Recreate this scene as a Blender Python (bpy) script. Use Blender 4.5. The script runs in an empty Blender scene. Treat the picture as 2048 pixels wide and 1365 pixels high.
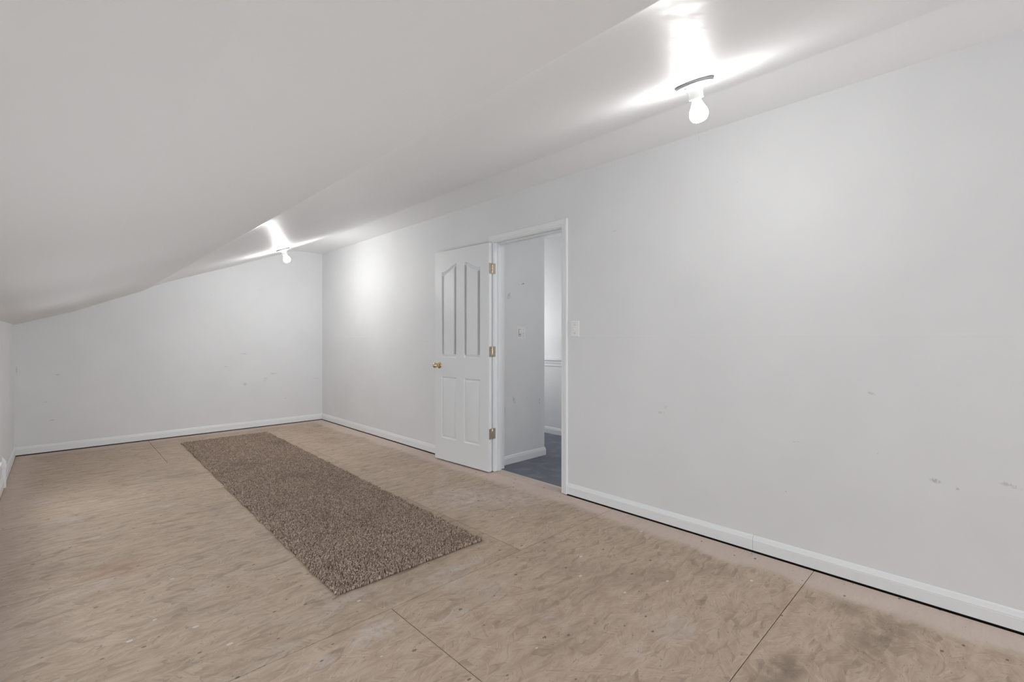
import bpy, bmesh, math, random
import numpy as np
from mathutils import Vector, Matrix

random.seed(7); rng = np.random.default_rng(7)
scene = bpy.context.scene
C = scene.collection
R = math.radians

# ------------------------------------------------------------------ camera
EYE = 1.19
cam = bpy.data.cameras.new('camera')
cam.sensor_width = 36.0
cam.lens = 932.0 / 2048.0 * 36.0
cam.shift_y = -4.5 / 2048.0
cam.clip_start = 0.02
cam_o = bpy.data.objects.new('camera', cam)
C.objects.link(cam_o)
cam_o.location = (0, 0, EYE)
cam_o.rotation_euler = (R(90), 0, R(-44.23))
scene.camera = cam_o

# ------------------------------------------------------------------ world, added fill light, exposure
world = bpy.data.worlds.new('world'); scene.world = world
world.use_nodes = True
wb = world.node_tree.nodes['Background']
wb.inputs['Color'].default_value = (0.86, 0.93, 1.0, 1)
wb.inputs['Strength'].default_value = 1.0

BULB = 165.0
BULB_FAR = 540.0          # emission of the bare bulbs in the room
HALL_BULB = 51.0
HALL_FILL = 58.0
GABLE_FILL = 108.0           # unseen fill light at the added gable window behind the camera
KNEE_FILL = 9.0  # fill light at the added knee-wall openings
def area(name, loc, rot, sx, sy, power, col):
    l = bpy.data.lights.new(name, 'AREA'); l.shape = 'RECTANGLE'; l.size = sx; l.size_y = sy
    l.energy = power; l.color = col
    o = bpy.data.objects.new(name, l); C.objects.link(o); o.location = loc; o.rotation_euler = rot
    return o
# fill light just outside the added gable window, shining into the room along +Y
area('window_daylight', (2.10, -4.76, 1.35), (R(90), 0, 0), 1.1, 1.5, GABLE_FILL, (0.87, 0.935, 1.0))
KW = [(0.20, 1.50), (1.95, 3.25), (3.65, 4.95)]      # low windows added in the knee wall for fill light (Y range)
KZ0, KZ1 = 0.30, 0.90
for a_, b_ in KW:
    area('knee_window_daylight', (-0.50, (a_+b_)/2, (KZ0+KZ1)/2), (0, R(-90), 0), KZ1-KZ0, b_-a_, KNEE_FILL, (0.87, 0.935, 1.0))
scene.view_settings.view_transform = 'Standard'
scene.view_settings.look = 'None'
scene.view_settings.exposure = 0.0
scene.view_settings.gamma = 1.0
scene.view_settings.use_curve_mapping = False
scene.cycles.max_bounces = 8
scene.cycles.diffuse_bounces = 6
scene.cycles.glossy_bounces = 3

# ------------------------------------------------------------------ dimensions
XR, YB, XL, YF = 2.785, 6.87, -0.3206, -4.6     # right wall, back wall, knee wall, gable behind camera
ZC = 2.437                                      # flat ceiling strip
YJ0, YJ1 = 2.313, 3.090                         # door jamb faces (latch side, hinge side)
ZJ = 2.048                                      # underside of head jamb
WT = 0.115                                      # wall thickness
XH = XR + WT                                    # hall face of that wall
YHS = 3.165                                     # side wall of the hall
XHC = 3.54                                      # its outer corner
XHF = 4.392                                     # far wall of the hall

# ------------------------------------------------------------------ node helpers
class NT:
    def __init__(s, name):
        s.m = bpy.data.materials.new(name); s.m.use_nodes = True
        s.t = s.m.node_tree; s.t.nodes.clear()
        s.out = s.t.nodes.new('ShaderNodeOutputMaterial')
    def n(s, typ, ins=None, **kw):
        nd = s.t.nodes.new(typ)
        for k, v in kw.items(): setattr(nd, k, v)
        if ins:
            for k, v in ins.items():
                sock = nd.inputs[k]
                if isinstance(v, bpy.types.NodeSocket): s.t.links.new(v, sock)
                else: sock.default_value = v
        return nd
    def math(s, op, a, b=None, c=None, clamp=False):
        ins = {0: a}
        if b is not None: ins[1] = b
        if c is not None: ins[2] = c
        return s.n('ShaderNodeMath', ins, operation=op, use_clamp=clamp).outputs[0]
    def mix(s, fac, a, b, blend='MIX'):
        nd = s.n('ShaderNodeMix', None, data_type='RGBA', blend_type=blend)
        for k, v in ((0, fac), (6, a), (7, b)):
            sock = nd.inputs[k]
            if isinstance(v, bpy.types.NodeSocket): s.t.links.new(v, sock)
            else: sock.default_value = v if k == 0 else (v[0], v[1], v[2], 1)
        return nd.outputs[2]
    def ramp(s, fac, lo, hi, a=0.0, b=1.0, smooth=True):
        nd = s.n('ShaderNodeMapRange', {0: fac, 1: lo, 2: hi, 3: a, 4: b})
        nd.interpolation_type = 'SMOOTHSTEP' if smooth else 'LINEAR'
        return nd.outputs[0]
    def noise(s, vec, scale, detail=3.0, rough=0.5, dist=0.0):
        return s.n('ShaderNodeTexNoise', {'Vector': vec, 'Scale': scale, 'Detail': detail, 'Roughness': rough, 'Distortion': dist})
    def pos(s): return s.n('ShaderNodeNewGeometry').outputs['Position']
    def mapping(s, vec, loc=(0,0,0), rot=(0,0,0), sc=(1,1,1), typ='POINT'):
        return s.n('ShaderNodeMapping', {'Vector': vec, 'Location': loc, 'Rotation': rot, 'Scale': sc}, vector_type=typ).outputs[0]
    def bump(s, h, strength, dist):
        return s.n('ShaderNodeBump', {'Height': h, 'Strength': strength, 'Distance': dist}).outputs[0]
    def bsdf(s, color, rough=0.5, normal=None, metallic=0.0, spec=0.5, **extra):
        ins = {'Roughness': rough, 'Metallic': metallic, 'Specular IOR Level': spec}
        ins['Base Color'] = color if isinstance(color, bpy.types.NodeSocket) else (color[0], color[1], color[2], 1)
        if normal is not None: ins['Normal'] = normal
        ins.update(extra)
        b = s.n('ShaderNodeBsdfPrincipled', ins)
        s.t.links.new(b.outputs[0], s.out.inputs[0])
        return s.m

def plain(name, col, rough=0.5, metallic=0.0, spec=0.5, bump=0.0, bscale=200.0):
    t = NT(name); nrm = None
    if bump:
        nrm = t.bump(t.noise(t.pos(), bscale, 3).outputs[0], bump, 0.002)
    return t.bsdf(col, rough, nrm, metallic, spec)

WALL = (0.785, 0.792, 0.80)
def wall_material(name, marks, seam=None, base=WALL):
    """matt wall paint with roller relief; marks = scuffs rubbed into the paint (centre, half size, rotation, strength)"""
    t = NT(name); p = t.pos()
    lo = t.noise(p, 2.2, 2, 0.5).outputs[0]
    col = t.mix(t.ramp(lo, 0.3, 0.7), base, tuple(c * 0.97 for c in base))
    acc = None
    for (c, half, rot, st) in marks:
        v = t.mapping(p, c, rot, half, 'TEXTURE')
        ln = t.n('ShaderNodeVectorMath', {0: v}, operation='LENGTH').outputs['Value']
        m = t.math('MULTIPLY', t.ramp(ln, 1.0, 0.35), st)
        acc = m if acc is None else t.math('ADD', acc, m)
    if acc is not None:
        fine = t.noise(p, 90, 2).outputs[0]
        acc = t.math('MULTIPLY', acc, t.ramp(fine, 0.40, 0.60), clamp=True)
        col = t.mix(acc, col, (0.36, 0.36, 0.37))
    hh = t.math('MULTIPLY', lo, 0.006)
    if seam is not None:                         # drywall joint showing as a faint ridge at one height
        z = t.n('ShaderNodeSeparateXYZ', {0: p}).outputs[2]
        d = t.math('ABSOLUTE', t.math('SUBTRACT', z, seam))
        hh = t.math('ADD', hh, t.math('MULTIPLY', t.ramp(d, 0.012, 0.0), 0.0007))
    return t.bsdf(col, 0.55, t.bump(hh, 0.7, 1.0), spec=0.35)

BIG = 50.0
def mr(y, z, hy, hz, rx=0.0, st=0.5): return ((XR, y, z), (BIG, hy, hz), (R(rx), 0, 0), st)
def mbk(x, z, hx, hz, ry=0.0, st=0.5): return ((x, YB, z), (hx, BIG, hz), (0, R(ry), 0), st)
def mh(x, z, hx, hz, ry=0.0, st=0.5): return ((x, YHS, z), (hx, BIG, hz), (0, R(ry), 0), st)
M_right = wall_material('wall_paint_right', [
    mr(.399,.929,.02,.008,20,.45), mr(.709,.648,.03,.004,-10,.4), mr(.172,.56,.026,.016,10,.6), mr(.10,.537,.008,.014,0,.45),
    mr(.763,.373,.004,.004,0,.9), mr(.72,.356,.004,.004,0,.9), mr(1.003,2.089,.03,.004,-12,.35), mr(1.822,1.946,.05,.005,-14,.35),
    mr(1.483,.713,.03,.012,0,.3), mr(.373,.645,.004,.006,0,.7), mr(5.882,.714,.03,.02,0,.35), mr(-.06,.59,.05,.012,10,.4),
    mr(4.18,1.163,.16,.005,0,.28), mr(2.373,2.14,.004,.035,0,.35), mr(1.234,2.40,.003,.03,0,.4), mr(1.45,.75,.015,.02,0,.3),
    ], seam=1.205)
M_back = wall_material('wall_paint_back', [
    mbk(1.766,.589,.03,.025,0,.5), mbk(2.123,.716,.06,.014,-8,.55), mbk(2.01,.64,.03,.04,30,.45), mbk(2.695,.613,.05,.01,0,.55),
    mbk(-.052,.335,.03,.008,-8,.8), mbk(-.007,.81,.03,.007,-12,.5), mbk(-.303,.877,.008,.05,0,.5), mbk(1.541,.83,.03,.01,0,.4),
    mbk(1.749,.992,.06,.012,0,.3), mbk(2.273,.359,.01,.01,0,.5), mbk(1.382,1.746,.02,.008,0,.3), mbk(-.1,.53,.03,.01,0,.35)])
M_knee = wall_material('wall_paint_knee', [])
M_hall = wall_material('wall_paint_hall', [
    mh(3.042,1.595,.022,.05,25,.6), mh(3.108,.609,.022,.05,-25,.6), mh(3.279,.613,.012,.015,0,.5), mh(3.467,.561,.012,.04,0,.5),
    mh(2.99,.528,.006,.05,0,.7)])

# ceiling paint: slightly glossy, brushed across and along the joints
def ceil_paint(name, base, r0, r1, spec):
    t = NT(name); p = t.pos()
    bb = t.noise(t.mapping(p, sc=(2.2, 14.0, 14.0)), 3.0, 3, 0.65, 0.4).outputs[0]
    b2 = t.noise(t.mapping(p, rot=(0, 0, R(75)), sc=(3.0, 30.0, 3.0)), 2.4, 2, 0.6).outputs[0]
    h = t.math('ADD', t.math('MULTIPLY', bb, 0.0016), t.math('MULTIPLY', b2, 0.0009))
    return t.bsdf(base, t.ramp(bb, 0.3, 0.7, r0, r1), t.bump(h, 0.35, 1.0), spec=spec)
# one colour, two sheens: the boards above the fold are enamelled, those below are matt
M_ceil = ceil_paint('ceiling_semigloss', (0.885, 0.893, 0.902), 0.40, 0.54, 0.6)
M_ceil_matt = ceil_paint('ceiling_matt', (0.885, 0.893, 0.902), 0.95, 1.0, 0.1)

M_trim = plain('trim_gloss_white', (0.82, 0.835, 0.845), 0.32, bump=0.25, bscale=60)
M_gap = plain('shadow_gap_timber', (0.05, 0.04, 0.032), 0.9)  # near-black: the shade inside the gaps is put into this colour
M_brass = plain('brass', (0.68, 0.55, 0.34), 0.20, 1.0)
t = NT('worn_brass'); p = t.pos()
f = t.ramp(t.noise(p, 110, 4, 0.7).outputs[0], 0.42, 0.62)
M_hinge = t.bsdf(t.mix(f, (0.46, 0.40, 0.31), (0.40, 0.37, 0.345)), t.ramp(f, 0, 1, 0.35, 0.55), metallic=0.6)
M_plastic = plain('white_plastic', (0.84, 0.84, 0.835), 0.28)
M_porcelain = plain('white_porcelain', (0.86, 0.86, 0.85), 0.2)
M_gasket = plain('grey_metal_rim', (0.16, 0.16, 0.165), 0.4, 0.6)
M_screw = plain('dull_screw', (0.30, 0.29, 0.28), 0.4, 0.7)
M_pvc = plain('white_pipe', (0.89, 0.91, 0.93), 0.22)
M_strip = plain('pale_edge_strip', (0.62, 0.56, 0.50), 0.5, bump=0.5, bscale=40)
def emit(name, col, st):
    t = NT(name); e = t.n('ShaderNodeEmission', {0: (*col, 1), 1: st}); t.t.links.new(e.outputs[0], t.out.inputs[0]); return t.m
M_bulb = emit('lit_bulb', (1.0, 0.99, 0.97), BULB)
M_bulb_far = emit('lit_strong_bulb', (1.0, 0.99, 0.97), BULB_FAR)
M_neck = emit('lit_bulb_neck', (1.0, 0.99, 0.97), 50.0)
M_hfill = emit('lit_hall_globe', (1.0, 0.99, 0.97), HALL_FILL)
M_hbulb = emit('lit_hall_bulb', (1.0, 0.99, 0.97), HALL_BULB)

# painted door: moulded wood grain under gloss paint
t = NT('door_paint'); p = t.pos()
g = t.noise(t.mapping(p, sc=(9, 9, 0.55)), 14, 4, 0.6, 1.6).outputs[0]
g2 = t.math('ABSOLUTE', t.math('SUBTRACT', t.math('FRACT', t.math('MULTIPLY', g, 9.0)), 0.5))
M_door = t.bsdf((0.80, 0.815, 0.825), 0.30, t.bump(g2, 0.16, 0.0025))

# oriented strand board: flat flakes pressed at all angles, trodden, paint-spattered, over-sprayed along the walls
t = NT('strand_board'); p0 = t.pos()
orand = t.n('ShaderNodeObjectInfo').outputs['Random']
off = t.n('ShaderNodeCombineXYZ', {0: t.math('MULTIPLY', orand, 37.0), 1: t.math('MULTIPLY', orand, 91.0), 2: 0.0}).outputs[0]
p = t.n('ShaderNodeVectorMath', {0: p0, 1: off}, operation='ADD').outputs[0]
warp = t.n('ShaderNodeVectorMath', {0: t.noise(p, 6, 2).outputs['Color'], 1: (0.07, 0.07, 0.0)}, operation='MULTIPLY').outputs[0]
pw = t.n('ShaderNodeVectorMath', {0: p, 1: warp}, operation='ADD').outputs[0]
base_n = t.noise(t.mapping(pw, rot=(0, 0, R(5)), sc=(4, 13, 1)), 2.2, 3, 0.6).outputs[0]
col = t.mix(t.ramp(base_n, 0.30, 0.70), (0.445, 0.338, 0.252), (0.560, 0.445, 0.347))
grains = []
for i_, (ang, sx, sy) in enumerate(((6, 8.5, 19.0), (-24, 7.0, 24.0))):
    vo = t.n('ShaderNodeTexVoronoi', {'Vector': t.mapping(pw, loc=(i_*5.3, i_*2.1, 0), rot=(0, 0, R(ang)), sc=(sx, sy, 1)), 'Scale': 1.0}, voronoi_dimensions='2D')
    rc = t.n('ShaderNodeSeparateColor', {0: vo.outputs['Color']})
    turn = t.ramp(rc.outputs[0], 0, 1, -1.15, 1.15, smooth=False)
    vr = t.n('ShaderNodeVectorRotate', {'Vector': pw, 'Center': (0, 0, 0), 'Angle': turn}, rotation_type='Z_AXIS').outputs[0]
    nz = t.noise(t.mapping(vr, sc=(7, 95, 1)), 1.0, 3, 0.6).outputs[0]
    grains.append((nz, rc.outputs[1], rc.outputs[2], vo.outputs['Distance']))
pick = t.math('GREATER_THAN', grains[1][2], 0.55)
def two(k): return t.n('ShaderNodeMix', {0: pick, 2: grains[0][k], 3: grains[1][k]}, data_type='FLOAT').outputs[0]
gr, tone_, dist_ = two(0), two(1), two(3)
col = t.mix(t.ramp(tone_, 0, 1, 0.0, 0.22, smooth=False), col, (0.300, 0.222, 0.170))
col = t.mix(t.math('MULTIPLY', t.ramp(gr, 0.54, 0.72), 0.46), col, (0.255, 0.183, 0.138))
col = t.mix(t.math('MULTIPLY', t.ramp(gr, 0.46, 0.28), 0.40), col, (0.660, 0.560, 0.472))
# dark rims of some flakes and hair cracks
rim = t.math('MULTIPLY', t.ramp(dist_, 0.48, 0.66), t.ramp(tone_, 0.55, 0.85))
col = t.mix(t.math('MULTIPLY', rim, 0.30), col, (0.200, 0.142, 0.106))
hz_ = t.noise(t.mapping(p, sc=(1.0, 1.7, 1.0)), 6.5, 2, 0.5, 1.3).outputs[0]
hair = t.math('MULTIPLY', t.ramp(t.math('ABSOLUTE', t.math('SUBTRACT', hz_, 0.5)), 0.0060, 0.0015), t.ramp(base_n, 0.50, 0.62))
col = t.mix(t.math('MULTIPLY', hair, 0.55), col, (0.165, 0.115, 0.085))
# trodden dirt, pale wear
dn = t.noise(p0, 1.15, 5, 0.62, 0.3).outputs[0]
col = t.mix(t.math('MULTIPLY', t.ramp(dn, 0.50, 0.68), 0.42), col, (0.285, 0.218, 0.174))
wn = t.noise(t.mapping(p0, loc=(3.1, 8.2, 0)), 2.1, 5, 0.66, 0.5).outputs[0]
col = t.mix(t.math('MULTIPLY', t.ramp(wn, 0.56, 0.74), 0.42), col, (0.60, 0.535, 0.48))
# plaster smears at a few places
acc = None
for (cx_, cy_, hx_, hy_, rz_, st_) in ((.92,1.74,.12,.07,10,.9), (.684,1.708,.06,.05,0,.6), (1.45,1.93,.35,.05,3,.55), (1.0,2.06,.16,.05,3,.6),
        (.50,2.6,.10,.05,20,.35), (.12,3.0,.16,.06,25,.35), (1.57,.956,.08,.08,0,.4), (2.2,2.75,.35,.3,20,.65), (2.45,2.45,.25,.2,-30,.7),
        (1.25,1.62,.15,.04,0,.4), (.55,4.1,.12,.08,0,.35), (2.05,1.55,.08,.04,0,.35)):
    vv = t.mapping(p0, (cx_, cy_, 0), (0, 0, R(rz_)), (hx_, hy_, 5), 'TEXTURE')
    l_ = t.n('ShaderNodeVectorMath', {0: vv}, operation='LENGTH').outputs['Value']
    m_ = t.math('MULTIPLY', t.ramp(l_, 1.25, 0.2), st_)
    acc = m_ if acc is None else t.math('ADD', acc, m_)
sm = t.math('MULTIPLY', acc, t.ramp(t.noise(p0, 16, 5, 0.7).outputs[0], 0.36, 0.66), clamp=True)
col = t.mix(t.math('MULTIPLY', sm, 0.75), col, (0.68, 0.635, 0.59))
# rusty stain and dark stains
acc = None
for (cx_, cy_, hx_, hy_, st_) in ((.235,3.15,.17,.14,.55), (.15,1.6,.25,.2,.3)):
    vv = t.mapping(p0, (cx_, cy_, 0), (0, 0, 0), (hx_, hy_, 5), 'TEXTURE')
    l_ = t.n('ShaderNodeVectorMath', {0: vv}, operation='LENGTH').outputs['Value']
    m_ = t.math('MULTIPLY', t.ramp(l_, 1.2, 0.2), st_); acc = m_ if acc is None else t.math('ADD', acc, m_)
col = t.mix(t.math('MULTIPLY', acc, t.ramp(dn, 0.30, 0.6)), col, (0.40, 0.235, 0.145))
acc = None
for (cx_, cy_, hx_, hy_, st_) in ((1.85,.53,.20,.08,.8), (2.35,.30,.35,.12,.6), (2.5,.45,.1,.08,.5), (2.42,1.0,.12,.2,.35), (2.25,2.05,.25,.08,.4), (1.45,1.15,.3,.12,.25)):
    vv = t.mapping(p0, (cx_, cy_, 0), (0, 0, R(-12)), (hx_, hy_, 5), 'TEXTURE')
    l_ = t.n('ShaderNodeVectorMath', {0: vv}, operation='LENGTH').outputs['Value']
    m_ = t.math('MULTIPLY', t.ramp(l_, 1.2, 0.1), st_); acc = m_ if acc is None else t.math('ADD', acc, m_)
col = t.mix(t.math('MULTIPLY', acc, t.ramp(t.noise(p0, 9, 4, 0.65).outputs[0], 0.30, 0.62), clamp=True), col, (0.185, 0.135, 0.105))
# over-spray of wall primer along the skirting
xyz = t.n('ShaderNodeSeparateXYZ', {0: p0})
edge = t.math('ADD', xyz.outputs[0], t.math('MULTIPLY', t.math('SUBTRACT', t.noise(p0, 3.2, 3, 0.5).outputs[0], 0.5), 0.22))
ov = t.ramp(edge, 2.545, 2.645)
edge2 = t.math('ADD', xyz.outputs[1], t.math('MULTIPLY', t.math('SUBTRACT', t.noise(p0, 2.5, 3, 0.5).outputs[0], 0.5), 0.22))
ov = t.math('MAXIMUM', ov, t.math('MULTIPLY', t.ramp(edge2, 6.62, 6.76), 0.6))
edge3 = t.math('SUBTRACT', t.math('MULTIPLY', t.noise(p0, 2.5, 3, 0.5).outputs[0], 0.2), xyz.outputs[0])
ov = t.math('MAXIMUM', ov, t.math('MULTIPLY', t.ramp(edge3, 0.18, 0.36), 0.6))
col = t.mix(t.math('MULTIPLY', ov, 0.72), col, (0.655, 0.548, 0.482))
# dark specks and paint drips
def specks(scale, r0, r1, gate, seedloc):
    vo = t.n('ShaderNodeTexVoronoi', {'Vector': t.mapping(p0, loc=seedloc, rot=(0, 0, R(35)), sc=(1.0, 1.6, 1)), 'Scale': scale, 'Randomness': 1.0}, voronoi_dimensions='2D')
    rc = t.n('ShaderNodeSeparateColor', {0: vo.outputs['Color']})
    rad = t.ramp(rc.outputs[1], 0, 1, r0 * 0.35, r1, smooth=False)
    inside = t.math('LESS_THAN', vo.outputs['Distance'], rad)
    return t.math('MULTIPLY', inside, t.math('GREATER_THAN', rc.outputs[0], gate))
col = t.mix(t.math('MULTIPLY', specks(7.0, 0.02, 0.070, 0.70, (5, 2, 0)), 0.75), col, (0.12, 0.085, 0.065))
col = t.mix(t.math('MULTIPLY', specks(23.0, 0.02, 0.10, 0.83, (1, 7, 0)), 0.55), col, (0.16, 0.115, 0.085))
col = t.mix(t.math('MULTIPLY', specks(4.0, 0.02, 0.05, 0.84, (8, 3, 0)), 0.7), col, (0.74, 0.72, 0.68))
col = t.mix(t.math('MULTIPLY', specks(19.0, 0.02, 0.06, 0.93, (2, 5, 0)), 0.6), col, (0.70, 0.67, 0.62))
tone = t.ramp(orand, 0, 1, 0.94, 1.05, smooth=False)
col = t.mix(1.0, col, t.n('ShaderNodeCombineXYZ', {0: tone, 1: tone, 2: tone}).outputs[0], 'MULTIPLY')
hgt = t.math('ADD', t.math('MULTIPLY', t.noise(t.mapping(p, sc=(6, 85, 1)), 1.6, 2).outputs[0], 0.0012), t.math('MULTIPLY', t.noise(p, 140, 2).outputs[0], 0.0007))
M_osb = t.bsdf(col, 0.62, t.bump(hgt, 0.8, 1.0), spec=0.3)

# blue-grey hall carpet
t = NT('hall_carpet'); p = t.pos()
c1 = t.noise(p, 420, 3, 0.7).outputs[0]; c2 = t.noise(p, 7, 4, 0.6).outputs[0]
col = t.mix(t.ramp(c1, 0.3, 0.7), (0.14, 0.148, 0.182), (0.27, 0.28, 0.33))
col = t.mix(t.math('MULTIPLY', t.ramp(c2, 0.45, 0.7), 0.45), col, (0.33, 0.345, 0.395))
M_carpet = t.bsdf(col, 0.95, t.bump(t.math('ADD', c1, t.math('MULTIPLY', c2, 2.0)), 0.8, 0.004), spec=0.1)

# brown looped rug
t = NT('rug_loops'); at = t.n('ShaderNodeAttribute', attribute_name='tone').outputs['Fac']; p = t.pos()
cr = t.n('ShaderNodeValToRGB', {0: at}); els = cr.color_ramp.elements
els[0].color = (0.155, 0.108, 0.080, 1); els[1].color = (0.635, 0.50, 0.40, 1)
e = els.new(0.45); e.color = (0.342, 0.256, 0.200, 1); e = els.new(0.75); e.color = (0.455, 0.352, 0.282, 1)
st = t.ramp(t.noise(p, 2.6, 4, 0.6, 0.4).outputs[0], 0.52, 0.70)
col = t.mix(t.math('MULTIPLY', st, 0.30), cr.outputs[0], (0.115, 0.088, 0.072))
M_rug = t.bsdf(col, 0.9, t.bump(t.noise(p, 900, 2).outputs[0], 0.4, 0.001), spec=0.15)
M_rugback = plain('rug_backing', (0.065, 0.045, 0.033), 0.95)

# ------------------------------------------------------------------ mesh helpers
def mesh(name, verts, faces, mat, parent=None, smooth=False):
    me = bpy.data.meshes.new(name); me.from_pydata([tuple(v) for v in verts], [], faces); me.update()
    bm = bmesh.new(); bm.from_mesh(me); bmesh.ops.recalc_face_normals(bm, faces=bm.faces); bm.to_mesh(me); bm.free()
    me.materials.append(mat)
    if smooth: me.shade_smooth()
    o = bpy.data.objects.new(name, me); C.objects.link(o)
    if parent is not None: o.parent = parent
    return o
def smooth_angle(o, deg=35):
    bm = bmesh.new(); bm.from_mesh(o.data)
    for f in bm.faces: f.smooth = True
    for e in bm.edges:
        if len(e.link_faces) == 2 and e.calc_face_angle(0) > R(deg): e.smooth = False
    bm.to_mesh(o.data); bm.free()
    return o
def boxes(name, lst, mat, parent=None, bevel=0.0):
    vs, fs = [], []
    for (x0, x1, y0, y1, z0, z1) in lst:
        b = len(vs)
        vs += [(x0,y0,z0),(x1,y0,z0),(x1,y1,z0),(x0,y1,z0),(x0,y0,z1),(x1,y0,z1),(x1,y1,z1),(x0,y1,z1)]
        fs += [tuple(b+i for i in f) for f in ((0,3,2,1),(4,5,6,7),(0,1,5,4),(1,2,6,5),(2,3,7,6),(3,0,4,7))]
    o = mesh(name, vs, fs, mat, parent)
    if bevel:
        bm = bmesh.new(); bm.from_mesh(o.data)
        bmesh.ops.bevel(bm, geom=list(bm.edges), offset=bevel, segments=2, affect='EDGES', profile=0.6)
        bm.to_mesh(o.data); bm.free()
    return o
def sweep(name, ring_a, ring_b, mat, parent=None):
    """closed cross-section joined from ring a to ring b"""
    n = len(ring_a); vs = list(ring_a) + list(ring_b)
    fs = [(i, (i+1) % n, n + (i+1) % n, n + i) for i in range(n)] + [tuple(range(n))[::-1], tuple(range(n, 2*n))]
    return mesh(name, vs, fs, mat, parent)
def lathe(name, prof, mat, parent=None, seg=32, mtx=None):
    vs, fs = [], []; n = len(prof)
    for k in range(seg):
        a = 2*math.pi*k/seg
        for r, h in prof: vs.append(Vector((max(r, 1e-5)*math.cos(a), max(r, 1e-5)*math.sin(a), h)))
    for k in range(seg):
        k2 = (k+1) % seg
        for i in range(n-1): fs.append((k*n+i, k2*n+i, k2*n+i+1, k*n+i+1))
    if mtx is not None: vs = [mtx @ v for v in vs]
    o = mesh(name, vs, fs, mat, parent)
    bm = bmesh.new(); bm.from_mesh(o.data); bmesh.ops.remove_doubles(bm, verts=bm.verts, dist=3e-5)
    bmesh.ops.dissolve_degenerate(bm, dist=1e-6, edges=bm.edges); bmesh.ops.recalc_face_normals(bm, faces=bm.faces); bm.to_mesh(o.data); bm.free()
    return smooth_angle(o, 40)
def tag(o, label, cat, kind=None, group=None):
    o['label'] = label; o['category'] = cat
    if kind: o['kind'] = kind
    if group: o['group'] = group
    return o
def empty(name, loc=(0,0,0)):
    o = bpy.data.objects.new(name, None); C.objects.link(o); o.location = loc; o.empty_display_size = 0.1
    return o
def struct(o, label, cat): return tag(o, label, cat, 'structure')

# ------------------------------------------------------------------ floor: strand boards on a near-black slab that reads as gap shade
fl = struct(boxes('floor', [(XL-.10, XR+.085, YF-.10, YB+.10, -.06, -.020)], M_gap), 'bare brown strand board subfloor of the attic room', 'floor')
G = 0.0016
rows = [(-4.62, -4.245, [1.4]), (-4.245, -3.025, [0.4]), (-3.025, -1.805, [0.95]), (-1.805, -0.585, [0.20]), (-0.585, 0.632, [0.62]), (0.632, 1.843, [1.052]), (1.843, 3.062, [1.864]),
        (3.062, 4.282, [0.95]), (4.282, 5.502, [1.95]), (5.502, YB - .0105, [0.75])]
for (y0, y1, js) in rows:
    xs = [XL + .007] + js + [XR - .0125]
    for a, b in zip(xs[:-1], xs[1:]):
        boxes('floor_panel', [(a+G, b-G, y0+G, y1-G, -.0195, 0.0)], M_osb, fl, bevel=0.0008)

boxes('floor_panel', [(XR - .0125, XR + .072, YJ0 - .030, YJ1 + .030, -.0195, -.0004)], M_osb, fl, bevel=0.0008)

# ------------------------------------------------------------------ walls
ZB = 0.022        # the drywall stops short of the floor
ww = struct(boxes('wall_right', [(XR, XH, YF, YJ0-.02, ZB, ZC+.1), (XR, XH, YJ1+.02, YB+.12, ZB, ZC+.1), (XR, XH, YJ0-.02, YJ1+.02, ZJ+.02, ZC+.1)], M_right),
            'long white wall with the open doorway, switch and scuffs', 'wall')
boxes('sole_plate', [(XR+.02, XH-.02, YF, YJ0-.02, -.019, ZB), (XR+.02, XH-.02, YJ1+.02, YB, -.019, ZB)], M_gap, ww)
wbk = struct(boxes('wall_back', [(XL-.12, XR, YB, YB+.12, ZB, ZC+.1)], M_back), 'far white end wall under the sloping ceiling', 'wall')
boxes('sole_plate', [(XL-.1, XR+.02, YB+.02, YB+.1, -.019, ZB)], M_gap, wbk)
kl = [(XL-.12, XL, YF-.1, YB, ZB, KZ0), (XL-.12, XL, YF-.1, YB, KZ1, 1.40)]
yy = YF-.1
for a_, b_ in KW: kl.append((XL-.12, XL, yy, a_, KZ0, KZ1)); yy = b_
kl.append((XL-.12, XL, yy, YB, KZ0, KZ1))
wl = struct(boxes('wall_left', kl, M_knee), 'low white knee wall at the left picture edge', 'wall')
for i_, (a_, b_) in enumerate(KW):  # openings added out of view to admit the fill light
    ym = (a_+b_)/2
    kw = struct(empty('window_%d' % (i_+2), (XL, ym, KZ0)), 'low white framed window in the knee wall, %s' % ('nearest the viewer', 'middle one of three', 'nearest the end wall')[i_], 'window')
    F = [(-.11, -.04, a_-ym, a_-ym+.04, 0, KZ1-KZ0), (-.11, -.04, b_-ym-.04, b_-ym, 0, KZ1-KZ0), (-.11, -.04, a_-ym+.04, b_-ym-.04, 0, .04), (-.11, -.04, a_-ym+.04, b_-ym-.04, KZ1-KZ0-.04, KZ1-KZ0), (-.11, -.04, -.02, .02, .04, KZ1-KZ0-.04)]
    boxes('window_frame', F, M_trim, kw)
    boxes('window_sill', [(-.04, .03, a_-ym-.03, b_-ym+.03, -.025, 0)], M_trim, kw)
boxes('sole_plate', [(XL-.1, XL-.02, YF, YB, -.019, ZB)], M_gap, wl)
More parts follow.
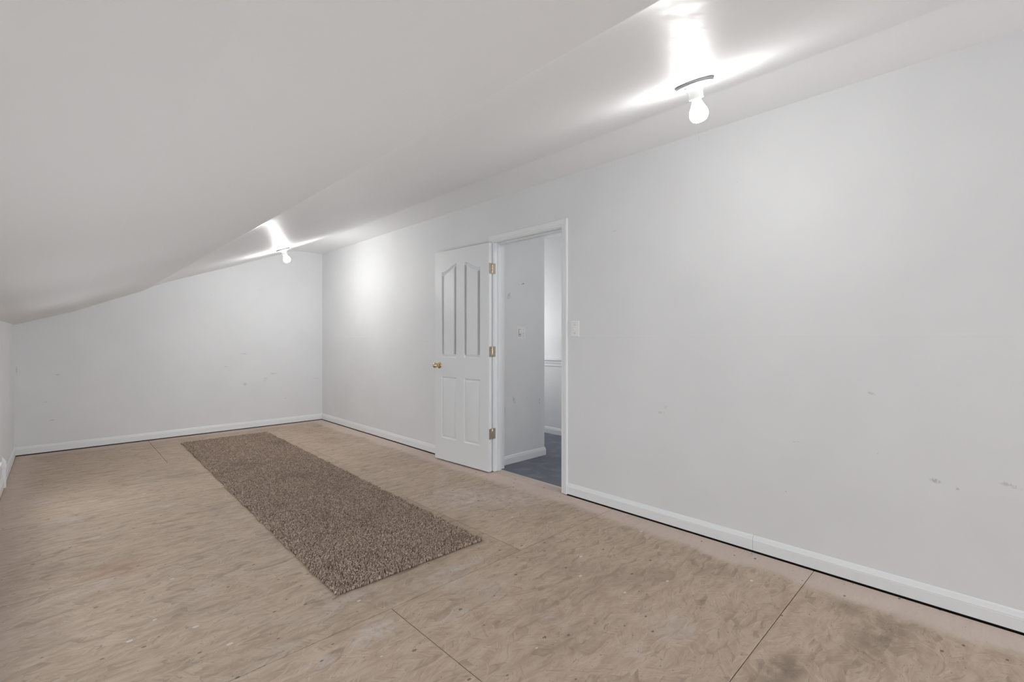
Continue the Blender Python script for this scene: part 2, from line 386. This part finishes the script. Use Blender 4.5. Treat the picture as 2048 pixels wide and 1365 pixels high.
# gable wall behind the camera with its added window
WX0, WX1, WZ0, WZ1 = 1.55, 2.65, 0.60, 2.10
wf = struct(boxes('wall_front', [(XL-.1, WX0, YF-.12, YF, ZB-.03, 2.6), (WX1, XR+.02, YF-.12, YF, ZB-.03, 2.6),
      (WX0, WX1, YF-.12, YF, ZB-.03, WZ0), (WX0, WX1, YF-.12, YF, WZ1, 2.6)], M_knee), 'white gable wall behind the viewer with the window', 'wall')
wi = struct(empty('window_1', (2.1, YF, WZ0)), 'white framed gable window behind the viewer', 'window')
def wp(name, lst, mat):
    return boxes(name, [(a-2.1, b-2.1, c-YF, d-YF, e-WZ0, f-WZ0) for a, b, c, d, e, f in lst], mat, wi)
wp('window_frame', [(WX0, WX0+.05, YF-.11, YF-.03, WZ0, WZ1), (WX1-.05, WX1, YF-.11, YF-.03, WZ0, WZ1),
      (WX0+.05, WX1-.05, YF-.11, YF-.03, WZ0, WZ0+.05), (WX0+.05, WX1-.05, YF-.11, YF-.03, WZ1-.05, WZ1), (2.08, 2.12, YF-.11, YF-.03, WZ0+.05, WZ1-.05)], M_trim)
wp('window_sill', [(WX0-.05, WX1+.05, YF, YF+.06, WZ0-.03, WZ0)], M_trim)

# ------------------------------------------------------------------ ceiling: two hung slopes with a lip between them, then a flat strip
prof = [(XL-.06, 1.3035), (XL, 1.331)]
for k in range(1, 9):
    f = k/8; prof.append((XL + f*(.120-XL), 1.331 + f*(1.4810-1.331)))
for k in range(1, 11):
    f = k/10; prof.append((.120 + f*(.712-.120), 1.4810 + f*(1.7515-1.4810)))
# rounded lip: steep at first, easing into the upper slope
lx, lz = .712, 1.7515
for k in range(24):
    dx = .008 if k < 8 else .016
    xm = lx + dx/2
    g_ = .458 + (xm-.712)/.016*.312 if xm < .728 else .385 + .385*math.exp(-(xm-.728)/.080)
    lx += dx; lz += dx*g_; prof.append((lx, lz))
UX, UZ = prof[-1]
for k in range(1, 25):
    f = k/24; prof.append((UX + f*(2.375-UX), UZ + f*(ZC-.004-UZ)))
prof += [(2.392, ZC)] + [(2.392 + k/4*(XR+.05-2.392), ZC) for k in range(1, 5)]
def sag(x, y):
    w = -.018*math.exp(-((y-5.4)/1.3)**2 - ((x-1.75)/.42)**2)
    a = max(0.0, min(1.0, (x-.9)/.3)) * max(0.0, min(1.0, (2.3-x)/.25))
    w += a*.0035*math.sin(2.1*y + 1.7*x) * math.sin(1.3*x + .6)
    if x < .69: w += .0022*math.sin(1.9*y+.5)*max(0.0, min(1.0, (x-XL)/.2))*max(0.0, min(1.0, (.69-x)/.15))
    return w
ys = [YF-.1] + [YF + k*.15 for k in range(int((YB-YF)/.15)+1)] + [YB+.1]
vs, fs = [], []; n = len(prof)
for y in ys:
    for (x, z) in prof: vs.append((x, y, z + sag(x, y)))
for j in range(len(ys)-1):
    for i in range(n-1): fs.append((j*n+i, (j+1)*n+i, (j+1)*n+i+1, j*n+i+1))
m0 = len(vs)
for y in ys:
    for (x, z) in prof: vs.append((x, y, z + .05))
for j in range(len(ys)-1):
    for i in range(n-1): fs.append((m0+j*n+i, m0+j*n+i+1, m0+(j+1)*n+i+1, m0+(j+1)*n+i))
ce = mesh('ceiling', vs, fs, M_ceil)
ce.data.materials.append(M_ceil_matt)
for f_ in ce.data.polygons:
    if f_.center.x < .720: f_.material_index = 1
bm = bmesh.new(); bm.from_mesh(ce.data)
for f in bm.faces: f.smooth = True
def kx(e): return 0.5*(e.verts[0].co.x + e.verts[1].co.x)
for e in bm.edges:
    if abs(e.verts[0].co.x - e.verts[1].co.x) < 1e-5 and abs(kx(e)-.120) < 1e-4: e.smooth = False
bm.to_mesh(ce.data); bm.free()
struct(ce, 'white painted sloping attic ceiling with a folded seam and flat strip', 'ceiling')

# ------------------------------------------------------------------ skirting boards
BZ0, BT = 0.0105, 0.0125
bprof = [(0, BZ0), (BT, BZ0), (BT, .060), (BT-.0012, .0615), (BT-.0012, .0635), (BT, .065), (.0095, .074), (.006, .086), (.003, .0905), (0, .092)]
def board_y(x, side, y0, y1, parent, m0=0.0, m1=0.0):     # along Y, standing off wall plane x towards side (+1/-1)
    return sweep('board', [(x+side*t_, y0 + m0*t_, z) for t_, z in bprof], [(x+side*t_, y1 - m1*t_, z) for t_, z in bprof], M_trim, parent)
def board_x(y, side, x0, x1, parent, m0=0.0, m1=0.0):
    return sweep('board', [(x0 + m0*t_, y+side*t_, z) for t_, z in bprof], [(x1 - m1*t_, y+side*t_, z) for t_, z in bprof], M_trim, parent)
CW = 0.057
br = struct(empty('baseboard_right'), 'white moulded baseboard along the long wall on either side of the door', 'baseboard')
board_y(XR, -1, YF, .9245, br); board_y(XR, -1, .9258, YJ0-.006-CW-.0005, br); board_y(XR, -1, YJ1+.006+CW+.0005, YB, br, m1=1)
b2_ = struct(empty('baseboard_back'), 'white moulded baseboard along the far end wall', 'baseboard')
board_x(YB, -1, XL, XR, b2_, m0=1, m1=1)
b3_ = struct(empty('baseboard_left'), 'white moulded baseboard along the low knee wall', 'baseboard')
board_y(XL, 1, YF, 5.44, b3_); board_y(XL, 1, 5.565, YB, b3_, m1=1)

# ------------------------------------------------------------------ door lining and casing
tr = struct(empty('trim_1', (XR, (YJ0+YJ1)/2, 0)), 'white moulded casing and jamb lining of the open doorway', 'door frame')
tx, ty = XR, (YJ0+YJ1)/2
def L(pts): return [(x-tx, y-ty, z) for x, y, z in pts]
def lb(name, b, mat=M_trim):
    return boxes(name, [(b[0]-tx, b[1]-tx, b[2]-ty, b[3]-ty, b[4], b[5])], mat, tr, bevel=.0008)
X0j, X1j = XR-.001, XH+.012
lb('jamb', (X0j, X1j, YJ0-.019, YJ0, .003, ZJ+.019)); lb('jamb', (X0j, X1j, YJ1, YJ1+.019, .003, ZJ+.019))
lb('head_jamb', (X0j, X1j, YJ0, YJ1, ZJ, ZJ+.019))
SX0, SX1 = XR+.040, XR+.078
lb('door_stop', (SX0, SX1, YJ0, YJ0+.011, .004, ZJ-.011)); lb('door_stop', (SX0, SX1, YJ1-.011, YJ1, .004, ZJ-.011)); lb('door_stop', (SX0, SX1, YJ0, YJ1, ZJ-.011, ZJ))
cprof = [(0, 0), (0, .008), (.002, .0098), (.010, .0102), (.013, .0125), (.0155, .0128), (.018, .0112), (.026, .0125), (.036, .0150), (.046, .0168), (.053, .0168), (.0565, .0150), (CW, .012), (CW, 0)]
yi0, yi1, zi = YJ0-.006, YJ1+.006, ZJ+.006
sweep('casing', L([(XR-t_, yi0-s_, .004) for s_, t_ in cprof]), L([(XR-t_, yi0-s_, zi+s_) for s_, t_ in cprof]), M_trim, tr)
sweep('casing', L([(XR-t_, yi1+s_, .010) for s_, t_ in cprof]), L([(XR-t_, yi1+s_, zi+s_) for s_, t_ in cprof]), M_trim, tr)
sweep('casing', L([(XR-t_, yi0-s_, zi+s_) for s_, t_ in cprof]), L([(XR-t_, yi1+s_, zi+s_) for s_, t_ in cprof]), M_trim, tr)
# hall side casing
sweep('casing', L([(XH+t_, yi0-s_, .014) for s_, t_ in cprof]), L([(XH+t_, yi0-s_, zi+s_) for s_, t_ in cprof]), M_trim, tr)
sweep('casing', L([(XH+t_, yi1+s_, .014) for s_, t_ in cprof]), L([(XH+t_, yi1+s_, zi+s_) for s_, t_ in cprof]), M_trim, tr)
sweep('casing', L([(XH+t_, yi0-s_, zi+s_) for s_, t_ in cprof]), L([(XH+t_, yi1+s_, zi+s_) for s_, t_ in cprof]), M_trim, tr)
lb('threshold_strip', (XR+.073, XR+.090, YJ0+.001, YJ1-.001, -.012, .006), M_strip)

# ------------------------------------------------------------------ hallway beyond the door
struct(boxes('floor_hall', [(XR+.090, XHF, 0.6, 6.4, -.06, .010)], M_carpet), 'blue grey carpet of the hallway beyond the doorway', 'floor')
hs = struct(boxes('wall_hall_side', [(XH, XHC, YHS, YHS+.11, .010, ZC), (XHC-.11, XHC, YHS+.11, 6.4, .010, ZC)], M_hall), 'hallway side wall with double switch seen through the doorway', 'wall')
hf = struct(boxes('wall_hall_far', [(XHF, XHF+.1, 0.5, 6.5, .0, ZC)], M_hall), 'bright far hallway wall with chair rail behind the doorway', 'wall')
struct(boxes('wall_hall_end', [(XH, XHF, 0.5, 0.6, .0, ZC), (XHC, XHF, 6.4, 6.5, .0, ZC)], M_hall), 'plain end walls closing the hallway out of view', 'wall')
struct(boxes('ceiling_hall', [(XH, XHF+.1, 0.5, 6.5, ZC, ZC+.05)], M_hall), 'flat white hallway ceiling', 'ceiling')
bh = struct(empty('baseboard_hall'), 'white baseboards of the hallway beyond the door', 'baseboard')
board_x(YHS, -1, XH+.013, XHC, bh, m1=-1); board_y(XHC, 1, YHS, 6.4, bh, m0=-1); board_y(XHF, -1, .6, 6.4, bh)
crp = [(0, .846), (.006, .848), (.010, .856), (.010, .880), (.016, .888), (.019, .902), (.019, .912), (.030, .918), (.036, .926), (.036, .945), (.033, .949), (0, .952)]
rail = struct(sweep('trim_2', [(XHF-t_, .6, z) for t_, z in crp], [(XHF-t_, 6.4, z) for t_, z in crp], M_trim), 'white moulded chair rail on the far hallway wall', 'chair rail')

# ------------------------------------------------------------------ door leaf, opened back against the wall
PX, PY, BETA = 2.7625, 3.0880, R(3.0)
dr = struct(empty('door_1', (PX, PY, 0)), 'white four panel moulded door folded back against the wall', 'door')
dr.rotation_euler = (0, 0, BETA)
# local frame: +Y along the leaf away from the hinge, -X towards the room
DW, DT, Z0d, Z1d = 0.762, 0.035, 0.012, 2.040
XF, XBk = -.041, -.006
Y0d = .0025
def arch_pts(y0, y1, z0, zs, zp, peak_hi):
    """panel outline; the top sweeps from shoulder zs up to peak zp at the inner side"""
    pts = [(y0, z0), (y1, z0)]
    n_ = 16
    top = []
    for k in range(n_+1):
        f_ = k/n_                                 # 0 at y1, 1 at y0
        g_ = f_ if not peak_hi else 1-f_          # 0 at shoulder side .. 1 at peak side
        if g_ < .12: e_ = 0.0
        else:
            q = (g_-.12)/.88; e_ = (q*q*(3-2*q))*.82 + q*.18
        top.append((y1 + f_*(y0-y1), zs + e_*(zp-zs)))
    return pts + top
panels = [
    arch_pts(.112, .331, 1.008, 1.838, 1.908, True),      # hinge side, peak towards the middle
    arch_pts(.442, .661, 1.008, 1.838, 1.908, False),
    [(.112, .224), (.331, .224), (.331, .822), (.112, .822)],
    [(.442, .224), (.661, .224), (.661, .822), (.442, .822)]]
def inset(poly, d):
    n_ = len(poly); out = []
    for i in range(n_):
        a, b, c = Vector(poly[i-1]), Vector(poly[i]), Vector(poly[(i+1) % n_])
        e1, e2 = (b-a).normalized(), (c-b).normalized()
        n1, n2 = Vector((-e1.y, e1.x)), Vector((-e2.y, e2.x))
        m_ = (n1+n2).normalized(); k_ = d / max(.35, m_.dot(n1))
        q = b + m_*k_; out.append((q.x, q.y))
    return out
bm = bmesh.new()
outer = [(Y0d, Z0d), (Y0d+DW, Z0d), (Y0d+DW, Z1d), (Y0d, Z1d)]
sh = [[(Y0d+a, b) for a, b in pl] for pl in panels]
def poly(pts, x): bm.faces.new([bm.verts.new((x, a, b)) for a, b in pts])
cols = [Y0d, Y0d+.112, Y0d+.331, Y0d+.442, Y0d+.661, Y0d+DW]
for x in (XF, XBk):
    for i in (0, 2, 4): poly([(cols[i], Z0d), (cols[i+1], Z0d), (cols[i+1], Z1d), (cols[i], Z1d)], x)
    for i, pl in ((1, sh[0]), (3, sh[1])):
        a, b = cols[i], cols[i+1]
        poly([(a, Z0d), (b, Z0d), (b, .224), (a, .224)], x); poly([(a, .822), (b, .822), (b, 1.008), (a, 1.008)], x)
        tp = pl[2:]
        for q, w in zip(tp[:-1], tp[1:]): poly([q, (q[0], Z1d), (w[0], Z1d), w], x)
for i in range(4):
    a, b = outer[i], outer[(i+1) % 4]
    bm.faces.new([bm.verts.new(q) for q in ((XF, *a), (XF, *b), (XBk, *b), (XBk, *a))])
bmesh.ops.remove_doubles(bm, verts=bm.verts, dist=1e-5); bmesh.ops.recalc_face_normals(bm, faces=bm.faces)
me = bpy.data.meshes.new('leaf'); bm.to_mesh(me); bm.free(); me.materials.append(M_door)
leaf = bpy.data.objects.new('leaf', me); C.objects.link(leaf); leaf.parent = dr
for pl in sh:
    vs, fs = [], []; n_ = len(pl)
    for xface, s_ in ((XF, 1), (XBk, -1)):
        base = len(vs); loops = [(0, 0), (.004, .0065), (.009, .0115), (.0145, .0115), (.031, .0025), (.034, .0020)]
        for d_, dep in loops:
            vs += [(xface + s_*dep, a, b) for a, b in (inset(pl, d_) if d_ else pl)]
        for j in range(len(loops)-1):
            for i in range(n_):
                i2 = (i+1) % n_
                fs.append((base+j*n_+i, base+j*n_+i2, base+(j+1)*n_+i2, base+(j+1)*n_+i))
        lb_ = base+(len(loops)-1)*n_
        if n_ == 4: fs.append((lb_, lb_+1, lb_+2, lb_+3))
        else:                                      # field under the arch in upright strips
            tops = list(range(lb_+2, lb_+n_)); bots = []
            for k_, t_ in enumerate(tops):
                vs.append((vs[t_][0], vs[t_][1], vs[lb_][2])); bots.append(len(vs)-1)
            for k_ in range(len(tops)-1): fs.append((tops[k_], tops[k_+1], bots[k_+1], bots[k_]))
    o = mesh('panel', vs, fs, M_door, dr); smooth_angle(o, 20)
# hinges
for zc in (1.815, 1.075, .345):
    hg = empty('hinge', (0, 0, zc)); hg.parent = dr; hg['label'] = 'worn brass butt hinge'
    lathe('knuckle', [(0, -.0475), (.0052, -.0475), (.0062, -.046), (.0062, -.0160), (.0056, -.0157), (.0056, -.0150), (.0062, -.0147), (.0062, .0147), (.0056, .0150), (.0056, .0157), (.0062, .0160), (.0062, .046), (.0052, .0475), (0, .0475)], M_brass, hg, 16)
    lathe('pin', [(0, -.0535), (.003, -.0530), (.0042, -.0505), (.0032, -.0478), (0, -.0476)], M_brass, hg, 12)
    boxes('hinge_leaf', [(-.0385, -.003, .0004, .0024, -.0465, .0465)], M_hinge, hg, bevel=.0004)
    # the other leaf lies on the jamb and stays square to it
    o = boxes('hinge_leaf', [(.003, .0385, .0004, .0019, -.0465, .0465)], M_hinge, hg, bevel=.0004)
    o.rotation_euler = (0, 0, -BETA)
    for (a, b) in ((-.013, .034), (-.027, .012), (-.013, -.012), (-.027, -.034)):
        boxes('screw', [(a-.0032, a+.0032, -.0002, .0006, b-.0032, b+.0032)], M_screw, hg, bevel=.0003)
# knob on the room side, facing -X
KY, KZ = Y0d + .694, .931
mk = Matrix.Translation((XF, KY, KZ)) @ Matrix.Rotation(R(-90), 4, 'Y')
kb = empty('knob', (0, 0, 0)); kb.parent = dr; kb['label'] = 'polished brass door knob'
lathe('rose', [(0, 0), (.0315, 0), (.0325, .002), (.0310, .005), (.024, .0085), (.016, .0105), (.0, .0110)], M_brass, kb, 32, mk)
lathe('neck', [(.0135, .009), (.0105, .014), (.0100, .030), (.0115, .038), (.014, .041), (0, .042)], M_brass, kb, 24, mk)
lathe('grip', [(0, .0385), (.015, .0390), (.0225, .0425), (.0262, .0490), (.0268, .0560), (.0245, .0640), (.0190, .0700), (.0110, .0735), (0, .0750)], M_brass, kb, 32, mk)
boxes('latch_plate', [(-.036, -.011, Y0d+DW-.0004, Y0d+DW+.0012, KZ-.028, KZ+.028)], M_brass, dr, bevel=.0004)

# ------------------------------------------------------------------ bare bulb lamps on the slope
SL = math.atan((ZC-.004-UZ)/(2.375-UX))
def bulb_lamp(x, y, label, spin, glow=None):
    z = UZ + (x-UX)*math.tan(SL) + sag(x, y)
    o = empty('bulb_lamp', (x, y, z)); tag(o, label, 'lamp', group='bare bulb lamps on the sloping ceiling')
    o.rotation_euler = (0, math.pi - SL, 0)                    # local +Z points out of the slope into the room
    lathe('base_plate', [(0, -.002), (.0745, -.002), (.0745, .0040), (.0735, .0046), (0, .0046)], M_gasket, o, 48)
    b = lathe('spacer_ring', [(0, .0045), (.0695, .0045), (.0695, .0066), (0, .0066)], M_porcelain, o, 48)
    b = lathe('gasket_ring', [(0, .0065), (.0700, .0065), (.0712, .0072), (.0712, .0118), (.0700, .0124), (0, .0124)], M_gasket, o, 48)
    b['label'] = 'dark grey rim'
    h_ = lathe('holder', [(0, .0122), (.0690, .0122), (.0692, .0132), (.0660, .0145), (.0540, .0175), (.0430, .0205), (.0350, .0250), (.0300, .0325), (.0282, .0400), (.0276, .0560), (.0284, .0600), (.0276, .0625), (.0240, .0632), (0, .0630)], M_porcelain, o, 48)
    sc = lathe('screw', [(0, .0), (.0062, .0), (.0058, .0022), (0, .0028)], M_screw, h_, 16)
    sc.location = (.050*math.cos(spin), .050*math.sin(spin), .0178)
    sc2 = sc.copy(); C.objects.link(sc2); sc2.parent = h_; sc2.location = (-.050*math.cos(spin), -.050*math.sin(spin), .0178)
    bl = lathe('bulb', [(.0345, .109), (.0362, .119), (.0352, .129), (.0310, .139), (.0235, .1465), (.0130, .1508), (0, .1520)], glow or M_bulb, o, 32)
    lathe('bulb_neck', [(0, .058), (.0140, .060), (.0165, .066), (.0185, .074), (.0235, .086), (.0300, .098), (.0345, .109)], M_neck, bl, 32)
    return o
bulb_lamp(1.822, .828, 'bare lit bulb in white holder, the large near one above the right wall', R(200))
bulb_lamp(1.775, 5.45, 'bare lit bulb in white holder, the small far one near the end wall', R(200), M_bulb_far)
bulb_lamp(1.80, -3.75, 'bare lit bulb in white holder behind the viewer near the gable window', R(200))  # third lamp, added out of view as fill light
# hallway lamp round the corner
ws = empty('wall_sconce', (XHC, 4.45, 1.38)); tag(ws, 'lit globe wall lamp round the corner in the hallway', 'lamp')
mS = Matrix.Rotation(R(90), 4, 'Y')
lathe('base_plate', [(0, 0), (.06, 0), (.06, .012), (.045, .02), (.018, .03), (.018, .05), (0, .05)], M_porcelain, ws, 32, mS)
lathe('globe', [(0, .048), (.05, .052), (.085, .075), (.095, .11), (.08, .15), (.045, .175), (0, .183)], M_hbulb, ws, 24, mS)
h2 = empty('hall_lamp', (3.35, 1.30, ZC)); tag(h2, 'lit round hallway ceiling lamp out of view beside the doorway', 'lamp')  # hidden second lamp, added to brighten the hall side wall
lathe('base_plate', [(0, 0), (.10, 0), (.10, -.02), (.085, -.03), (0, -.03)], M_porcelain, h2, 32)
lathe('globe', [(0, -.028), (.05, -.03), (.085, -.055), (.095, -.09), (.08, -.13), (.045, -.155), (0, -.163)], M_hfill, h2, 24)
# ------------------------------------------------------------------ switches and nail
sw = empty('light_switch', (XR, 2.180, 1.264)); tag(sw, 'white single toggle light switch on the long wall beside the door casing', 'light switch')
o = boxes('plate', [(-.0055, 0, -.0385, .0385, -.060, .060)], M_plastic, sw)
bm = bmesh.new(); bm.from_mesh(o.data)
bmesh.ops.bevel(bm, geom=[e for e in bm.edges if all(v_.co.x < -.005 for v_ in e.verts)], offset=.004, segments=3, affect='EDGES'); bm.to_mesh(o.data); bm.free()
boxes('toggle_slot', [(-.0066, -.0050, -.0062, .0062, -.0125, .0125)], M_plastic, sw, bevel=.0006)
tg = boxes('toggle', [(-.0190, -.0040, -.0042, .0042, -.0045, .0045)], M_plastic, sw, bevel=.0012); tg.rotation_euler = (0, R(-28), 0)
for zz in (.0315, -.0315): boxes('screw', [(-.0064, -.0050, -.0030, .0030, zz-.0030, zz+.0030)], M_screw, sw, bevel=.0004)

s2_ = empty('double_switch', (3.203, YHS, 1.247)); tag(s2_, 'white two gang switch plate on the hallway side wall', 'light switch')
o = boxes('plate', [(-.060, .060, -.0055, 0, -.060, .060)], M_plastic, s2_)
bm = bmesh.new(); bm.from_mesh(o.data)
bmesh.ops.bevel(bm, geom=[e for e in bm.edges if all(v_.co.y < -.005 for v_ in e.verts)], offset=.004, segments=3, affect='EDGES'); bm.to_mesh(o.data); bm.free()
boxes('rocker_frame', [(-.0405, -.0370, -.0068, -.005, -.034, .034), (-.0090, -.0055, -.0068, -.005, -.034, .034), (-.0370, -.0090, -.0068, -.005, .0305, .034), (-.0370, -.0090, -.0068, -.005, -.034, -.0305)], M_screw, s2_)
rk = boxes('rocker', [(-.0365, -.0095, -.0095, -.005, -.0300, .0300)], M_plastic, s2_, bevel=.001); rk.rotation_euler = (R(4), 0, 0)
boxes('dimmer_slot', [(-.0290, -.0170, -.0112, -.0080, -.022, -.010)], M_screw, s2_, bevel=.0004)
tg = boxes('toggle', [(.0190, .0270, -.0185, -.004, -.0045, .0045)], M_plastic, s2_, bevel=.0012); tg.rotation_euler = (R(24), 0, 0)
for zz in (.0315, -.0315): boxes('screw', [(.0200, .0260, -.0064, -.005, zz-.003, zz+.003)], M_screw, s2_, bevel=.0004)
nl = empty('wall_nail', (3.2127, YHS, 1.717)); tag(nl, 'small dark nail stuck in the hallway side wall above the switch', 'nail')
mN = Matrix.Rotation(R(80), 4, 'X')
lathe('shank', [(0, -.004), (.0020, -.004), (.0020, .024), (0, .024)], M_gasket, nl, 10, mN)
lathe('head', [(0, .023), (.0050, .023), (.0050, .026), (0, .0265)], M_gasket, nl, 12, mN)

# ------------------------------------------------------------------ pipe elbow against the knee wall
PYp, PR = 5.500, .027
pe = empty('pipe_elbow', (-.3255, PYp, 0)); tag(pe, 'white plastic pipe elbow rising from floor into the low knee wall', 'pipe')
lathe('pipe', [(0, 0), (PR, 0), (PR, .185), (0, .185)], M_pvc, pe, 28)
lathe('collar', [(PR-.004, .150), (PR+.0022, .150), (PR+.0040, .1525), (PR+.0040, .184), (PR+.0025, .187), (PR-.004, .187)], M_pvc, pe, 28)
vs, fs = [], []; SG, ST = 20, 9
for j in range(ST+1):
    a = j/ST*R(90); rb = .060
    cx_, cz_ = -rb + rb*math.cos(a), .186 + rb*math.sin(a)
    for k in range(SG):
        b = 2*math.pi*k/SG; rr = PR+.002
        vs.append((cx_ + rr*math.cos(b)*math.cos(a), rr*math.sin(b), cz_ + rr*math.cos(b)*math.sin(a)))
for j in range(ST):
    for k in range(SG):
        k2 = (k+1) % SG; fs.append((j*SG+k, j*SG+k2, (j+1)*SG+k2, (j+1)*SG+k))
fs += [tuple(range(SG)), tuple(range(ST*SG, (ST+1)*SG))]
smooth_angle(mesh('elbow', vs, fs, M_pvc, pe), 40)

# ------------------------------------------------------------------ rug: dense loops on a backing
NL, NR, FR, FL = (.918, 2.104), (1.792, 2.083), (1.897, 6.390), (1.000, 6.395)
def bil(u, v):
    a = np.array(NL)*(1-u)[..., None]*(1-v)[..., None] + np.array(NR)*u[..., None]*(1-v)[..., None]
    return a + np.array(FR)*u[..., None]*v[..., None] + np.array(FL)*(1-u)[..., None]*v[..., None]
rug = empty('rug', (1.40, 4.24, 0)); tag(rug, 'long brown looped pile runner rug lying on the bare floor', 'rug')
NU, NV = 92, 460
uu, vv = np.meshgrid((np.arange(NU)+.5)/NU, (np.arange(NV)+.5)/NV, indexing='ij')
uu = uu + (np.arange(NV) % 2)[None, :]*.5/NU - .25/NU
uu = uu + rng.normal(0, .16/NU, uu.shape); vv = vv + rng.normal(0, .16/NV, vv.shape)
# ragged edge: rows drift a little in and out
ripple = .0035*np.sin(vv*61) + .0025*np.sin(vv*143+1)
P = bil(uu, vv).reshape(-1, 2); P[:, 0] += (ripple.reshape(-1))
edge_u = np.minimum(uu, 1-uu).reshape(-1)*.88; edge_v = np.minimum(vv, 1-vv).reshape(-1)*4.3
N = len(P)
K = 7
ang = np.arange(K)*2*np.pi/K
rad = rng.uniform(.0046, .0066, N); asp = rng.uniform(.70, 1.0, N); rot = rng.uniform(0, np.pi, N)
zt = rng.normal(.0128, .0016, N).clip(.008, .018); lean = rng.normal(0, .0018, (N, 2))
hem = ((edge_v < .035) | (edge_u < .012))
zt = np.where(edge_v < .030, zt+.003, zt)
def ring(f, z, sh):
    ca, sa = np.cos(ang)[None, :], np.sin(ang)[None, :]
    a = rad[:, None]*f*ca; b = rad[:, None]*asp[:, None]*f*sa
    x = a*np.cos(rot)[:, None] - b*np.sin(rot)[:, None] + P[:, 0:1] + lean[:, 0:1]*sh
    y = a*np.sin(rot)[:, None] + b*np.cos(rot)[:, None] + P[:, 1:2] + lean[:, 1:2]*sh
    return np.stack([x, y, np.broadcast_to(z[:, None], x.shape)], -1)
r0 = ring(.80, np.full(N, .0035), 0); r1 = ring(1.0, zt*.62, .6); r2 = ring(.62, zt*.92, .9)
top = np.stack([P[:, 0]+lean[:, 0], P[:, 1]+lean[:, 1], zt], -1)[:, None, :]
V = np.concatenate([r0, r1, r2, top], 1).reshape(-1, 3)
V[:, 0] -= 1.40; V[:, 1] -= 4.24
per = 3*K+1; base = (np.arange(N)*per)[:, None]
quads = []
for j in (0, 1):
    for k in range(K):
        k2 = (k+1) % K; quads.append((j*K+k, j*K+k2, (j+1)*K+k2, (j+1)*K+k))
tris = [(2*K+k, 2*K+(k+1) % K, 3*K) for k in range(K)]
q = (base[:, :, None] + np.array(quads)[None]).reshape(-1, 4); tr_ = (base[:, :, None] + np.array(tris)[None]).reshape(-1, 3)
me = bpy.data.meshes.new('pile')
me.vertices.add(len(V)); me.vertices.foreach_set('co', V.astype(np.float32).ravel())
li = np.concatenate([q.ravel(), tr_.ravel()]).astype(np.int32)
me.loops.add(len(li)); me.loops.foreach_set('vertex_index', li)
ls = np.concatenate([np.arange(len(q))*4, len(q)*4 + np.arange(len(tr_))*3]).astype(np.int32)
me.polygons.add(len(ls)); me.polygons.foreach_set('loop_start', ls)
me.update(calc_edges=True); me.validate()
tone = np.repeat(np.clip(rng.beta(2.4, 2.4, N), 0, 1), per).astype(np.float32)
at = me.attributes.new('tone', 'FLOAT', 'POINT'); at.data.foreach_set('value', tone)
me.shade_smooth(); me.materials.append(M_rug)
po = bpy.data.objects.new('pile', me); C.objects.link(po); po.parent = rug; po['kind'] = 'stuff'
e_ = .004
bk = [(NL[0]+e_, NL[1]+e_), (NR[0]-e_, NR[1]+e_), (FR[0]-e_, FR[1]-e_), (FL[0]+e_, FL[1]-e_)]
sweep('backing', [(a-1.40, b-4.24, .0003) for a, b in bk], [(a-1.40, b-4.24, .0062) for a, b in bk], M_rugback, rug)
# frayed yarn ends along the near hem and at its corner
def yarn(name, pts, r, mat, parent):
    vs, fs = [], []; S = 6
    for i, pt in enumerate(pts):
        pt = Vector(pt); a = Vector(pts[max(i-1, 0)]); b = Vector(pts[min(i+1, len(pts)-1)]); d = (b-a).normalized()
        s = d.cross(Vector((0, 0, 1))); s = s.normalized() if s.length > 1e-4 else Vector((1, 0, 0)); u_ = s.cross(d)
        for k in range(S):
            vs.append(pt + (s*math.cos(2*math.pi*k/S) + u_*math.sin(2*math.pi*k/S))*r)
    for i in range(len(pts)-1):
        for k in range(S): fs.append((i*S+k, i*S+(k+1) % S, (i+1)*S+(k+1) % S, (i+1)*S+k))
    fs += [tuple(range(S)), tuple(range((len(pts)-1)*S, len(pts)*S))]
    return mesh(name, vs, fs, mat, parent, smooth=True)
M_yarn = plain('rug_yarn', (0.34, 0.26, 0.205), 0.9)
for k in range(5):
    x0, y0 = NL[0]-1.40 + .006*k, NL[1]-4.24 + .004*k
    pts = [(x0 + i*random.uniform(-.006, .002) , y0 - .0025*i + random.uniform(-.003, .003), .004 + .003*math.sin(i*1.4+k)) for i in range(5)]
    yarn('frayed_yarn', pts, .0022, M_yarn, rug)
